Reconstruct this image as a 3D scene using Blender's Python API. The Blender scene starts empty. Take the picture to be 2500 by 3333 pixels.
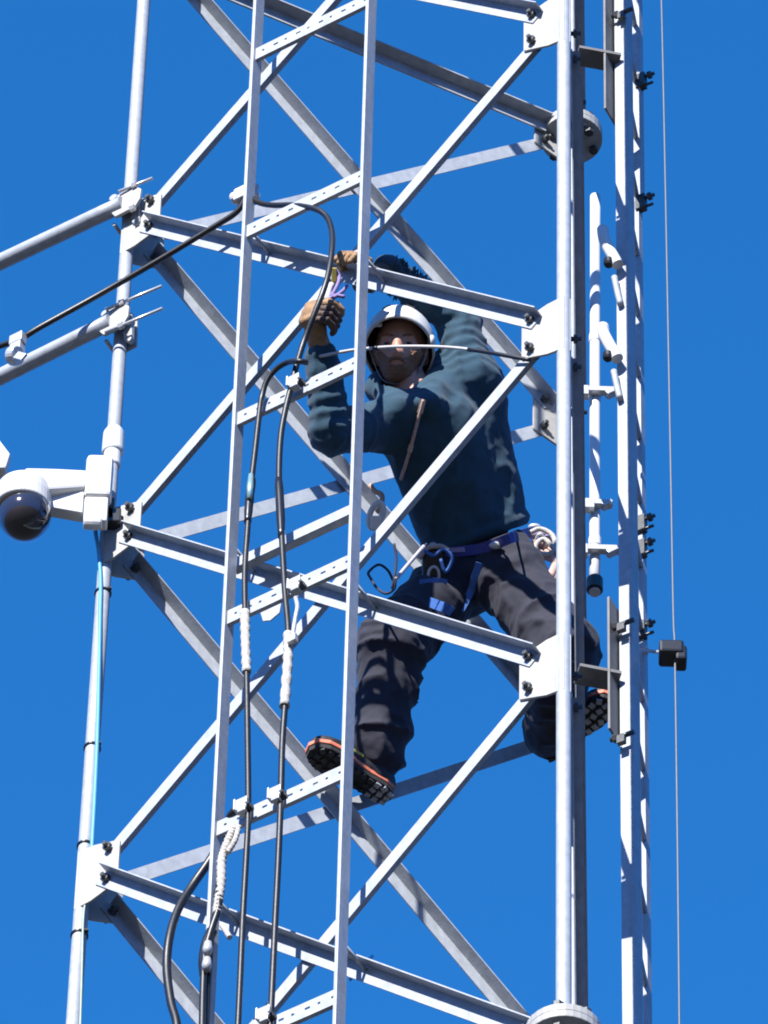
import bpy, bmesh, math, random
import numpy as np
from mathutils import Vector, Matrix, noise
random.seed(7)
V = lambda *a: np.array(a, float)
rad = math.radians
SC = bpy.context.scene
COL = SC.collection

# ------------------------------------------------------------------ camera
PITCH, ROLL, FPX = 50.2355, -1.5676, 25952.927
CAM = V(0, 0, 1.6)
_cp, _sp = math.cos(rad(PITCH)), math.sin(rad(PITCH))
_cr, _sr = math.cos(rad(ROLL)), math.sin(rad(ROLL))
FWD = V(0, _cp, _sp)
RGT = _cr * V(1, 0, 0) - _sr * V(0, -_sp, _cp)
UPV = _sr * V(1, 0, 0) + _cr * V(0, -_sp, _cp)
cd = bpy.data.cameras.new('camera'); cam = bpy.data.objects.new('camera', cd); COL.objects.link(cam)
cd.sensor_fit = 'HORIZONTAL'; cd.sensor_width = 36.0
cd.lens = FPX / 2500 * 36.0
cd.clip_start = 0.5; cd.clip_end = 5000
m = Matrix.Identity(4)
for i in range(3):
    m[i][0], m[i][1], m[i][2], m[i][3] = RGT[i], UPV[i], -FWD[i], CAM[i]
cam.matrix_world = m
SC.camera = cam

# ------------------------------------------------------------------ sky, sun, exposure
SUN_AZ, SUN_EL = 23.0, 33.0          # degrees left of straight behind the camera, elevation
SUN = V(-math.cos(rad(SUN_EL)) * math.sin(rad(SUN_AZ)), -math.cos(rad(SUN_EL)) * math.cos(rad(SUN_AZ)), math.sin(rad(SUN_EL)))
w = bpy.data.worlds.new('World'); SC.world = w; w.use_nodes = True
nt = w.node_tree; nt.nodes.clear()
wo = nt.nodes.new('ShaderNodeOutputWorld'); bg = nt.nodes.new('ShaderNodeBackground')
sky = nt.nodes.new('ShaderNodeTexSky'); sky.sky_type = 'NISHITA'; sky.sun_disc = False
sky.sun_elevation = rad(SUN_EL); sky.sun_rotation = math.atan2(SUN[0], SUN[1])
sky.altitude = 1500; sky.air_density = 1.0; sky.dust_density = 0.2; sky.ozone_density = 2.2
hs = nt.nodes.new('ShaderNodeHueSaturation'); hs.inputs['Saturation'].default_value = 1.355; hs.inputs['Hue'].default_value = 0.504; hs.inputs['Value'].default_value = 1.05
nt.links.new(sky.outputs[0], hs.inputs['Color']); cap = nt.nodes.new('ShaderNodeMix'); cap.data_type = 'RGBA'; cap.blend_type = 'DARKEN'; cap.inputs[0].default_value = 1.0
cap.inputs[7].default_value = (0.28, 1.24, 4.2, 1)     # clear high-altitude sky: no bright milky band along the horizon
nt.links.new(hs.outputs[0], cap.inputs[6]); nt.links.new(cap.outputs[2], bg.inputs[0])
bg.inputs[1].default_value = 0.14
nt.links.new(bg.outputs[0], wo.inputs[0])
sl = bpy.data.lights.new('sun', 'SUN'); so = bpy.data.objects.new('sun', sl); COL.objects.link(so)
sl.energy = 5.0; sl.angle = rad(0.5); sl.color = (1.0, 0.965, 0.92)
so.rotation_euler = Vector(SUN).to_track_quat('Z', 'Y').to_euler(); so.location = (-8, -10, 40)
SC.view_settings.view_transform = 'Standard'; SC.view_settings.look = 'None'
SC.view_settings.exposure = 1.18; SC.view_settings.gamma = 1.0
SC.view_settings.use_curve_mapping = False
SC.cycles.filter_width = 1.9           # soft long-zoom phone lens

# ------------------------------------------------------------------ survey helpers
def ray(x, y):
    return FWD + RGT * ((x - 1250) / FPX) - UPV * ((y - 1666.5) / FPX)
def at(x, y, Y):                      # point on the sight line x, y at the depth Y (world y in metres)
    v = ray(x, y); return CAM + v * ((Y - CAM[1]) / v[1])
def atplane(x, y, P0, n):             # point where the sight line meets a plane
    v = ray(x, y); return CAM + v * (((P0 - CAM) @ n) / (v @ n))
def nrm(v): return v / np.linalg.norm(v)

# ------------------------------------------------------------------ mesh builder
class MB:
    def __init__(s): s.v = []; s.f = []; s.sm = []
    def add(s, vs, fs, smooth=False):
        o = len(s.v); s.v += [tuple(map(float, x)) for x in vs]
        s.f += [tuple(i + o for i in f) for f in fs]; s.sm += [smooth] * len(fs); return s
    def box(s, c, ax, ay, az, h):     # centre, three unit axes, half sizes
        c = np.asarray(c, float); vs = []
        for k in (-1, 1):
            for j, i in ((-1, -1), (-1, 1), (1, 1), (1, -1)):
                vs.append(c + ax * (i * h[0]) + ay * (j * h[1]) + az * (k * h[2]))
        return s.add(vs, [(3, 2, 1, 0), (4, 5, 6, 7), (0, 1, 5, 4), (1, 2, 6, 5), (2, 3, 7, 6), (3, 0, 4, 7)])
    def bar(s, p0, p1, side, w, t):   # flat bar, width w along side, thickness t
        d = nrm(p1 - p0); sd = nrm(side - d * (side @ d)); n = np.cross(d, sd)
        return s.box((p0 + p1) / 2, d, sd, n, (np.linalg.norm(p1 - p0) / 2, w / 2, t / 2))
    def prof(s, p0, p1, a, b, poly, smooth=False):   # sweep polygon (coords along a, b) from p0 to p1
        n = len(poly); vs = [p0 + a * x + b * y for x, y in poly] + [p1 + a * x + b * y for x, y in poly]
        fs = [tuple(range(n))[::-1], tuple(range(n, 2 * n))] + [(i, (i + 1) % n, (i + 1) % n + n, i + n) for i in range(n)]
        return s.add(vs, fs, smooth)
    def tube(s, pts, r, seg=10, cap=True):
        pts = [np.asarray(p, float) for p in pts]; n = len(pts)
        rr = list(r) if hasattr(r, '__len__') else [r] * n
        T = [nrm(pts[min(i + 1, n - 1)] - pts[max(i - 1, 0)]) for i in range(n)]
        u = np.cross(T[0], V(0, 0, 1)); u = np.cross(T[0], V(0, 1, 0)) if np.linalg.norm(u) < .1 else u
        u = nrm(u); vs = []; fs = []
        for i in range(n):
            u = nrm(u - T[i] * (u @ T[i])); b = np.cross(T[i], u)
            for k in range(seg):
                a = 2 * math.pi * k / seg; vs.append(pts[i] + (u * math.cos(a) + b * math.sin(a)) * rr[i])
        for i in range(n - 1):
            for k in range(seg):
                k2 = (k + 1) % seg; fs.append((i * seg + k, i * seg + k2, (i + 1) * seg + k2, (i + 1) * seg + k))
        s.add(vs, fs, True)
        if cap: s.add(vs[:seg], [tuple(range(seg))[::-1]]); s.add(vs[-seg:], [tuple(range(seg))])
        return s
    def lathe(s, c, ax, prof, seg=24):   # prof: (radius, height along ax)
        ax = nrm(np.asarray(ax, float)); u = nrm(np.cross(ax, V(.31, .77, .55))); b = np.cross(ax, u); vs = []; fs = []
        for r, h in prof:
            for k in range(seg):
                a = 2 * math.pi * k / seg; vs.append(c + ax * h + (u * math.cos(a) + b * math.sin(a)) * max(r, 1e-4))
        for i in range(len(prof) - 1):
            for k in range(seg):
                k2 = (k + 1) % seg; fs.append((i * seg + k, i * seg + k2, (i + 1) * seg + k2, (i + 1) * seg + k))
        s.add(vs, fs, False); s.add(vs[:seg], [tuple(range(seg))[::-1]]); s.add(vs[-seg:], [tuple(range(seg))]); return s
    def sphere(s, c, r, ax=None, seg=24, rings=14):
        A = np.eye(3) if ax is None else np.array(ax); r = V(r, r, r) if np.isscalar(r) else np.asarray(r, float); vs = []; fs = []
        for i in range(rings + 1):
            t = math.pi * i / rings
            for k in range(seg):
                p = 2 * math.pi * k / seg; q = V(math.sin(t) * math.cos(p), math.sin(t) * math.sin(p), math.cos(t)) * r
                vs.append(c + q @ A)
        for i in range(rings):
            for k in range(seg):
                k2 = (k + 1) % seg; fs.append((i * seg + k, (i + 1) * seg + k, (i + 1) * seg + k2, i * seg + k2))
        return s.add(vs, fs, True)
    def plate(s, P, poly, a, b, n, t):   # polygon in plane (a, b) at P, thickness t along n (centred)
        m_ = len(poly); top = [P + a * x + b * y + n * (t / 2) for x, y in poly]; bot = [P + a * x + b * y - n * (t / 2) for x, y in poly]
        return s.add(top + bot, [tuple(range(m_)), tuple(range(m_, 2 * m_))[::-1]] + [((i + 1) % m_, i, i + m_, (i + 1) % m_ + m_) for i in range(m_)])
    def build(s, name, mat, parent=None, bevel=0.0, org=None):
        root = parent
        while root is not None and root.parent is not None: root = root.parent
        if org is None: org = ORG[root.name] if root is not None else V(0, 0, 0)
        me = bpy.data.meshes.new(name)
        me.from_pydata([(x - org[0], y - org[1], z - org[2]) for x, y, z in s.v], [], s.f)
        me.polygons.foreach_set('use_smooth', s.sm)
        bm = bmesh.new(); bm.from_mesh(me); bmesh.ops.remove_doubles(bm, verts=bm.verts, dist=1e-6)
        bmesh.ops.recalc_face_normals(bm, faces=bm.faces); bm.to_mesh(me); bm.free(); me.update()
        for mm in (mat if isinstance(mat, (list, tuple)) else [mat]): me.materials.append(mm)
        o = bpy.data.objects.new(name, me); COL.objects.link(o)
        if parent is not None: o.parent = parent
        else: o.location = org; ORG[o.name] = org
        if bevel > 0:
            md = o.modifiers.new('bevel', 'BEVEL'); md.width = bevel; md.segments = 2; md.limit_method = 'ANGLE'; md.angle_limit = rad(40)
        return o
ORG = {}
def thing(name, loc, label, cat, group=None):
    o = bpy.data.objects.new(name, None); COL.objects.link(o); o.location = tuple(loc); ORG[o.name] = np.asarray(loc, float)
    o.empty_display_size = .1; return tag(o, label, cat, group)
def tag(o, label, cat, group=None):
    o['label'] = label; o['category'] = cat
    if group: o['group'] = group
    return o
def smooth_path(pts, n=8):            # Catmull-Rom
    pts = [np.asarray(p, float) for p in pts]; P = [2 * pts[0] - pts[1]] + pts + [2 * pts[-1] - pts[-2]]; out = []
    for i in range(1, len(P) - 2):
        for k in range(n):
            t = k / n; a, b, c, d = P[i - 1], P[i], P[i + 1], P[i + 2]
            out.append(.5 * (2 * b + (c - a) * t + (2 * a - 5 * b + 4 * c - d) * t * t + (3 * b - a - 3 * c + d) * t ** 3))
    out.append(pts[-1]); return out

# ------------------------------------------------------------------ materials
def mat(name, col, rough=.5, metal=0.0, var=0.0, scale=40.0, bump=0.0, col2=None, coat=0.0, sheen=0.0, bscale=None, detail=6, spec=None, thresh=None, streak=0.0):
    m_ = bpy.data.materials.new(name); m_.use_nodes = True; n = m_.node_tree.nodes; l = m_.node_tree.links
    col = tuple(c * .70 for c in col); col2 = tuple(c * .70 for c in col2) if col2 else None      # photograph exposed for the shaded worker
    b = n['Principled BSDF']; b.inputs['Roughness'].default_value = rough; b.inputs['Metallic'].default_value = metal
    if coat: b.inputs['Coat Weight'].default_value = coat; b.inputs['Coat Roughness'].default_value = .11
    if sheen: b.inputs['Sheen Weight'].default_value = sheen; b.inputs['Sheen Roughness'].default_value = .5
    if spec is not None: b.inputs['Specular IOR Level'].default_value = spec
    c2 = col2 if col2 else tuple(c * (1 - var) for c in col)
    tc = n.new('ShaderNodeTexCoord'); nz = n.new('ShaderNodeTexNoise'); nz.inputs['Scale'].default_value = scale; nz.inputs['Detail'].default_value = detail
    l.new(tc.outputs['Object'], nz.inputs['Vector'])
    cr = n.new('ShaderNodeValToRGB'); e = cr.color_ramp.elements
    lo, hi = thresh if thresh else (.3, .7)
    e[0].position = lo; e[1].position = hi; e[0].color = (*c2, 1); e[1].color = (*col, 1)
    l.new(nz.outputs['Fac'], cr.inputs['Fac']); l.new(cr.outputs['Color'], b.inputs['Base Color'])
    if streak:                        # rain streaks and dull patches that stay with the metal
        mp = n.new('ShaderNodeMapping'); mp.inputs['Scale'].default_value = (38, 38, 2.2); l.new(tc.outputs['Object'], mp.inputs['Vector'])
        n2 = n.new('ShaderNodeTexNoise'); n2.inputs['Scale'].default_value = 1.0; n2.inputs['Detail'].default_value = 4; l.new(mp.outputs[0], n2.inputs['Vector'])
        r2 = n.new('ShaderNodeValToRGB'); r2.color_ramp.elements[0].position = .30; r2.color_ramp.elements[1].position = .62
        r2.color_ramp.elements[0].color = (1 - streak, 1 - streak, 1 - streak * 1.05, 1); r2.color_ramp.elements[1].color = (1, 1, 1, 1); l.new(n2.outputs['Fac'], r2.inputs['Fac'])
        mx = n.new('ShaderNodeMix'); mx.data_type = 'RGBA'; mx.blend_type = 'MULTIPLY'; mx.inputs[0].default_value = 1.0
        l.new(cr.outputs['Color'], mx.inputs[6]); l.new(r2.outputs['Color'], mx.inputs[7]); l.new(mx.outputs[2], b.inputs['Base Color'])
    if bump:
        nb = n.new('ShaderNodeTexNoise'); nb.inputs['Scale'].default_value = bscale or scale * 3; nb.inputs['Detail'].default_value = 5
        l.new(tc.outputs['Object'], nb.inputs['Vector'])
        bp = n.new('ShaderNodeBump'); bp.inputs['Strength'].default_value = bump; bp.inputs['Distance'].default_value = .004
        l.new(nb.outputs['Fac'], bp.inputs['Height']); l.new(bp.outputs['Normal'], b.inputs['Normal'])
    return m_
GALV = mat('galvanised_steel', (.49, .53, .585), .5, .05, .20, 34, .12, bscale=140, streak=.13)
GALVD = mat('weathered_zinc', (.52, .515, .49), .55, .05, .20, 18, .12, bscale=120, streak=.14)
BRIGHT = mat('bright_zinc', (.68, .69, .70), .3, .3, .12, 60, .05)
BOLT = mat('dark_bolt_steel', (.12, .125, .13), .45, .6, .4, 90, .1)
WPLAS = mat('white_plastic', (.78, .78, .77), .3, 0, .04, 12)
WPIPE = mat('white_fibreglass', (.80, .81, .82), .35, 0, .05, 9)
BLACK = mat('black_rubber', (.012, .012, .014), .42, 0, .4, 60, .1)
BLACKP = mat('black_plastic', (.018, .018, .02), .3, 0, .3, 50)
DOME = mat('smoked_dome', (.07, .06, .08), .07, 0, .1, 5, coat=1.0)
DOME.node_tree.nodes['Principled BSDF'].inputs['Transmission Weight'].default_value = .6
TEAL = mat('teal_hoodie_knit', (.016, .070, .118), .92, 0, .25, 22, .35, sheen=.08, bscale=420)
CHAR = mat('charcoal_canvas', (.014, .016, .037), .85, 0, .3, 18, .35, sheen=.05, bscale=500)
TAN = mat('tan_leather', (.42, .24, .11), .7, 0, .35, 55, .3, bscale=160)
GDARK = mat('shaded_glove_leather', (.12, .07, .05), .75, 0, .45, 50, .3, bscale=160)  # darker copy of the glove leather, shade painted into fingers and palm
SKIN = mat('skin', (.64, .33, .22), .55, 0, .15, 40, .1, bscale=220)
BEARD = mat('beard_hair', (.36, .185, .11), .85, 0, .5, 160, .6, bscale=300)
EYEM = mat('dark_eye', (.02, .017, .015), .6, 0, .3, 60)
HELM = mat('helmet_shell', (.80, .79, .76), .35, 0, .05, 30, .02)
HELMIN = mat('helmet_lining', (.02, .02, .024), .9, 0, .3, 60)
BOOTM = mat('boot_leather', (.020, .019, .022), .6, 0, .4, 45, .2)
LUGD = mat('dark_sole_lug', (.05, .05, .055), .8, 0, .4, 45, .2)
SOLE = mat('boot_sole_rubber', (.02, .02, .022), .8, 0, .3, 45, .2)
LUG = mat('sunlit_sole_lug', (.60, .61, .63), .8, 0, .4, 45, .2)  # pale lugs: sunlight on part of the sole painted as colour
ORANGE = mat('orange_welt', (.90, .25, .14), .6, 0, .2, 60)
YEL = mat('yellow_tab', (.62, .50, .10), .7, 0, .2, 60)
PURP = mat('indigo_webbing', (.07, .07, .34), .75, 0, .3, 90, .3, bscale=400)
BLUEW = mat('blue_webbing', (.06, .20, .62), .75, 0, .3, 90, .3, bscale=400)
PINK = mat('tan_lanyard', (.80, .52, .43), .8, 0, .35, 90, .2)
ROPE = mat('pale_rope', (.66, .63, .57), .85, 0, .3, 120, .8, bscale=260)
CYAN = mat('sky_blue_cable', (.10, .42, .72), .45, 0, .1, 30)
GREENW = mat('pale_green_wire', (.45, .55, .42), .6, 0, .2, 30)
DUCT = mat('grey_tape', (.16, .18, .20), .5, 0, .2, 40)
GROUND = mat('dark_grass_ground', (.050, .047, .034), .95, 0, .4, .35, .4, bscale=6, col2=(.035, .033, .025))
SHADED = mat('shaded_steel', (.21, .205, .20), .65, .05, .25, 20, .15, bscale=120, streak=.15)  # darker steel copy, paints the shade on side-ladder arms and plates
CONC = mat('concrete', (.32, .31, .29), .9, 0, .2, 3, .3, bscale=40)

# ------------------------------------------------------------------ ground
g = MB()
N = 24
gx = np.linspace(-600, 600, N + 1)
g.add([(x, y + 200, 0) for y in gx for x in gx], [(j * (N + 1) + i, j * (N + 1) + i + 1, (j + 1) * (N + 1) + i + 1, (j + 1) * (N + 1) + i) for j in range(N) for i in range(N)])
go = g.build('ground', GROUND); go['kind'] = 'structure'; 
# ------------------------------------------------------------------ lattice tower (three round legs, X braced with angle iron)
LEG = {'R': V(.51493785, 14.59418607, 0), 'B': V(.59712127, 16.19930027, 0), 'L': V(-.83404011, 15.46791611, 0)}
S = 1.60722; H = 1.524; Z0 = 21.53884
lev = lambda k: Z0 - k * H
def rotn(x, y):
    t = rad(-2.93104); return V(math.cos(t) * x - math.sin(t) * y, math.sin(t) * x + math.cos(t) * y, 0)
NLR, NLB, NRB = rotn(-.5, -.8660254), rotn(-.5, .8660254), rotn(1, 0)
UZ = V(0, 0, 1)
RL = 0.0215                          # leg radius
PA, PD, PO = .0999, .0663, .0165     # bolt distance from leg, half bolt spacing, plate offset from the leg axis
TOP_Z = lev(-4)
FACES = {'LR': ('L', 'R', NLR), 'LB': ('L', 'B', NLB), 'RB': ('R', 'B', NRB)}
ctr = (LEG['R'] + LEG['B'] + LEG['L']) / 3
tower = thing('lattice_tower', ctr, 'tall three-legged galvanised lattice tower with crossed angle braces', 'tower')
def P3(p, z): return V(p[0], p[1], z)
legs = {}
for k, p in LEG.items():
    b = MB(); zs = np.arange(0, TOP_Z + .01, (TOP_Z) / 12)
    b.tube([P3(p, z) for z in zs], RL, 20)
    legs[k] = b.build('leg', GALV, tower)
    f = MB(); f.lathe(P3(p, 0), UZ, [(.20, 0.001), (.20, .03), (.03, .03), (.03, .031)]); f.build('foot_plate', GALV, legs[k])
    for zf in (lev(-1) + .012, lev(3) + .012):
        f = MB()
        f.lathe(P3(p, zf), UZ, [(RL, -.055), (.103, -.024), (.104, -.022), (.104, -.001)], 32)
        f.lathe(P3(p, zf), UZ, [(.104, .001), (.104, .022), (.103, .024), (RL, .050)], 32)
        fl = f.build('flange', GALVD, legs[k])
        bb = MB()
        for a in range(6):
            q = P3(p, zf) + V(math.cos(a * 1.047 + .3), math.sin(a * 1.047 + .3), 0) * .078
            bb.tube([q + UZ * .05, q - UZ * .055], .008, 8); bb.lathe(q - UZ * .052, UZ, [(.016, 0), (.016, .016)], 6); bb.lathe(q + UZ * .036, UZ, [(.016, 0), (.016, .014)], 6)
        bb.build('flange_bolt', BOLT, fl)

GP = [(-.012, .118), (.045, .115), (.131, .090), (.134, .086), (.134, -.086), (.131, -.090), (.045, -.122), (-.012, -.128)]
for k in range(-2, 5):
    for fc, (a, b_, n) in FACES.items():
        for s0, s1 in ((a, b_), (b_, a)):
            u = nrm(LEG[s1] - LEG[s0]); P = P3(LEG[s0], lev(k)) + n * PO
            g = MB(); g.plate(P, GP, u, UZ, n, .008)
            gp = g.build('gusset_plate', GALVD, tower, bevel=.0015)
            for sg in (1, -1):
                q = P + u * PA + UZ * PD * sg; bm_ = MB()
                bm_.lathe(q, n, [(.0145, -.022), (.0145, -.0105)], 6); bm_.lathe(q, n, [(.0145, .0105), (.0145, .022)], 6)
                bm_.tube([q - n * .034, q + n * .034], .0075, 8)
                bm_.build('bolt', BOLT, gp)
def angle(mb, p0, p1, n, side, w=.046, wo=.046, t=.004):   # flat leg in the face, second leg standing along n on the given side
    d = nrm(p1 - p0); q = nrm(np.cross(n, d))
    if q @ UZ < 0: q = -q
    h = w / 2
    poly = [(-h, 0), (h, 0), (h, wo), (h - t, wo), (h - t, t), (-h, t)]
    if side < 0: poly = [(-x, y) for x, y in poly]
    mb.prof(p0, p1, q, n, poly); return mb
def brace(fc, k, up, parent=tower, mbx=None):
    a, b_, n = FACES[fc]; u = nrm(LEG[b_] - LEG[a]); off = PO
    z0, z1 = (lev(k + 1) + PD, lev(k) - PD) if up else (lev(k) - PD, lev(k + 1) + PD)
    A = P3(LEG[a], z0) + u * PA; B_ = P3(LEG[b_], z1) - u * PA
    d = nrm(B_ - A); A = A - d * .028; B_ = B_ + d * .028
    inside = {'LR': up, 'LB': not up, 'RB': up}[fc]
    nn = -n if inside else n
    A = A + n * off + nn * .0042; B_ = B_ + n * off + nn * .0042
    mb = mbx or MB(); angle(mb, A, B_, nn, 1, (.043 if up else .053) if fc == 'LR' else .047, {'LR': .045, 'RB': .028, 'LB': .046}[fc])
    if mbx is None: return mb.build('brace', GALV, tower)
for k in range(-2, 5):
    for fc in FACES:
        for up in (True, False):
            if (k, fc, up) != (-2, 'LB', False): brace(fc, k, up)
low = MB()
for k in range(5, 13):
    for fc in FACES:
        for up in (True, False): brace(fc, k, up, mbx=low)
lo = low.build('lower_bracing', GALV, tower); lo['kind'] = 'stuff'
# long tie at the splice level of the rear face
tie = MB(); A = at(360, -172, LEG['L'][1] + .05); B_ = P3(LEG['B'], lev(-1) - .005) - nrm(LEG['B'] - LEG['L']) * .10
angle(tie, A, B_, -NLB, 1, .052, .05, .006); tie.build('splice_tie', GALV, tower)
pad = MB(); pad.box(P3(ctr, .06), V(1, 0, 0), V(0, 1, 0), UZ, (1.6, 1.6, .055))
po = pad.build('tower_footing', CONC, None); po['kind'] = 'structure'

# ------------------------------------------------------------------ cable ladder in front of the left face
ULR = nrm(LEG['R'] - LEG['L'])
LO = .15
LP0 = LEG['L'] + NLR * LO
lp = lambda x, y, o=0.0: atplane(x, y, LP0 + NLR * o, NLR)
railL = [lp(828, -30), lp(793, 1000)]; railR = [lp(1199, -30), lp(1177, 1000)]
sL = (railL[1] - LP0) @ ULR; sR = (railR[1] - LP0) @ ULR
ladder = thing('cable_ladder', LP0 + ULR * (sL + sR) / 2 + UZ * 15, 'narrow galvanised cable ladder with slotted rungs running up the near face of the tower', 'cable ladder')
zt, zb = lev(-3), lev(6)
ra = rad(-2); RN = nrm(ULR * math.cos(ra) + NLR * math.sin(ra)); RF = np.cross(UZ, RN); RF = RF if RF @ NLR > 0 else -RF
for s_ in (sL, sR):
    b = MB(); c = LP0 + ULR * s_
    hd = .026
    poly = [(-.006, -hd), (-.006, hd), (.012, hd), (.012, hd - .004), (-.002, hd - .004), (-.002, -hd + .004), (.012, -hd + .004), (.012, -hd)]
    poly = [(-.0055, -hd), (-.0055, hd), (.0055, hd), (.0055, -hd)]
    b.prof(P3(c, zb), P3(c, zt), RN, RF, poly); b.build('rail', GALV, ladder, bevel=.002)
PITCHR = .914
zr0 = lp(1165, 590)[2]
def rung(z):
    b = MB(); A = P3(LP0 + ULR * (sL + .007), z) + NLR * .012; B_ = P3(LP0 + ULR * (sR - .007), z) + NLR * .012
    L_ = np.linalg.norm(B_ - A); hh = .020; t = .0022
    b.box((A + B_) / 2 + UZ * .0158, ULR, UZ, NLR, (L_ / 2, .0112, t)); b.box((A + B_) / 2 - UZ * .0158, ULR, UZ, NLR, (L_ / 2, .0112, t))
    x = 0.0; i = 0; edges = [0.0]
    while x < L_ - .03:
        sw = .034 if i % 2 else .024
        b.box(A + ULR * (x + sw / 2), ULR, UZ, NLR, (sw / 2, .0046, t)); x += sw + (.017 if i % 2 else .009); i += 1
    b.box(A + ULR * (x + (L_ - x) / 2), ULR, UZ, NLR, ((L_ - x) / 2, .0046, t))
    b.box((A + B_) / 2 - UZ * .0292 - NLR * .0045, ULR, NLR, UZ, (L_ / 2, .0068, .0022))
    b.build('rung', GALV, ladder)
for i in range(-2, 6): rung(zr0 - i * PITCHR)
b = MB(); A = lp(757, 1838, -.045); B_ = A + ULR * (sR - sL) * .97; b.box((A + B_) / 2, ULR, UZ, NLR, ((sR - sL) * .48, .021, .0025)); b.box((A + B_) / 2 - UZ * .02 - NLR * .012, ULR, NLR, UZ, ((sR - sL) * .48, .012, .0025)); b.build('support_bar', GALV, ladder)
# struts that hold the ladder off the tower braces
for s_ in (sL, sR):
    for k in range(-1, 3):
        zb_ = lev(k) - PD - (s_ - PA) / (S - 2 * PA) * (H - 2 * PD) + .012
        b = MB(); c = P3(LP0 + ULR * s_, zb_) - NLR * .024; b.tube([c, c - NLR * (LO - .024 - PO - .008)], .0055, 8); b.build('strut', GALV, ladder)

# ------------------------------------------------------------------ second ladder, seen edge-on beside the right leg, and what holds it
YN, YF = 15.15, 15.42
edge = thing('side_ladder', at(2032, 1600, YN) * V(1, 1, 0) + UZ * 15, 'pale cable ladder seen edge-on standing off the right leg on two grey arms', 'cable ladder')
railA = at(2032, 1600, YN); railB = at(2082, 1600, YF)
FA = rotn(-.42, -.9075); SA = np.cross(UZ, FA)
if SA[0] < 0: SA = -SA
b = MB(); c = railA
b.prof(P3(c, lev(6)), P3(c, lev(-3)), SA, -FA, [(-.021, 0), (.021, 0), (.021, .05), (.016, .05), (.016, .005), (-.016, .005), (-.016, .05), (-.021, .05)]); b.build('rail', GALV, edge, bevel=.002)
b = MB(); c = railB
zj = at(2090, 655, YF)[2]
b.prof(P3(c, lev(6)), P3(c, zj), SA, -FA, [(-.0075, 0), (.0075, 0), (.0075, .03), (-.0075, .03)]); b.prof(P3(c, zj), P3(c, lev(-3)), SA, -FA, [(-.017, 0), (.017, 0), (.017, .03), (-.017, .03)]); b.build('rail', GALV, edge, bevel=.002)
zz = lev(-3) + .2
while zz > lev(6):
    b = MB(); b.tube([P3(railA, zz) - FA * .02, P3(railB, zz) - FA * .005], .0085, 8); b.build('rung', GALV, edge); zz -= .305
for y in (250, 645, 1690, 1770, 2035):
    b = MB(); q = at(2098, y, YF - .01)
    b.tube([q - SA * .02, q + SA * .035], .006, 8); b.lathe(q + SA * .012, SA, [(.014, 0), (.014, .012)], 6); b.tube([q - SA * .02 - UZ * .045, q + SA * .03 - UZ * .045], .005, 8)
    b.box(q - SA * .012 - UZ * .02, SA, FA, UZ, (.016, .012, .034)); b.build('rail_clamp', BOLT, edge)
for (yc, y0, y1, xp) in ((190, -60, 392, 1992), (2203, 1984, 2412, 2008)):
    st = MB(); A = at(1880, yc, 15.135); B_ = at(2012, yc + 4, 15.16)
    hd_ = V(B_[0] - A[0], B_[1] - A[1], 0); hd_ = nrm(hd_); st.box((A + B_) / 2, hd_, np.cross(UZ, hd_), UZ, (np.linalg.norm(B_ - A) / 2, .036, .006))
    st.box((A + B_) / 2 + UZ * .022 + np.cross(UZ, hd_) * .032, hd_, np.cross(UZ, hd_), UZ, (np.linalg.norm(B_ - A) / 2, .004, .0165))
    st.build('arm', SHADED, edge)
    pt = MB(); T0 = at(xp, y0, 15.165); T1 = at(xp, y1, 15.165); c = (T0 + T1) / 2
    pt.box(c, SA, FA, UZ, (.0035, .055, abs(T0[2] - T1[2]) / 2)); pt.box(c - FA * .058 + SA * .018, SA, FA, UZ, (.022, .003, abs(T0[2] - T1[2]) / 2)); pt.build('backing_plate', SHADED, edge)
    for yy in ((40,) if yc < 1000 else (2030, 2395)):
        ub = MB(); q = at(2028, yy, YN - .03); ub.tube([q - SA * .04, q + SA * .035], .008, 8); ub.lathe(q - SA * .03, SA, [(.014, 0), (.014, .014)], 6); ub.box(q - SA * .005 - UZ * .015, SA, FA, UZ, (.012, .008, .016))
        ub.build('u_bolt', BOLT, edge)

# lifeline wire with its guide
wire = MB(); wp = [at(x, y, 15.1) for x, y in ((2150, -120), (2158, 200), (2170, 800), (2183, 1500), (2192, 2000), (2197, 2130), (2205, 2700), (2213, 3450))]
wire.tube(smooth_path(wp, 6), .0030, 8); tag(wire.build('lifeline_wire', DUCT, None, org=wp[3]), 'thin vertical steel lifeline wire hanging clear of the tower on the far right', 'wire')
gd = thing('wire_guide', at(2150, 2125, 15.12), 'small black block gripping the thin lifeline wire on a short steel rod', 'cable guide')
q = at(2185, 2127, 15.1); b = MB()
b.box(q, V(1, 0, 0), V(0, 1, 0), UZ, (.036, .034, .026)); b.box(q + V(.028, 0, -.02), V(1, 0, 0), V(0, 1, 0), UZ, (.017, .028, .030)); b.build('block', BLACKP, gd, bevel=.008)
b = MB(); b.tube([at(2085, 2116, YF - .02), q], .0055, 8); b.lathe(at(2092, 2118, YF - .02), V(1, 0, 0), [(.013, 0), (.013, .016)], 6); b.build('rod', BRIGHT, gd)

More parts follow.
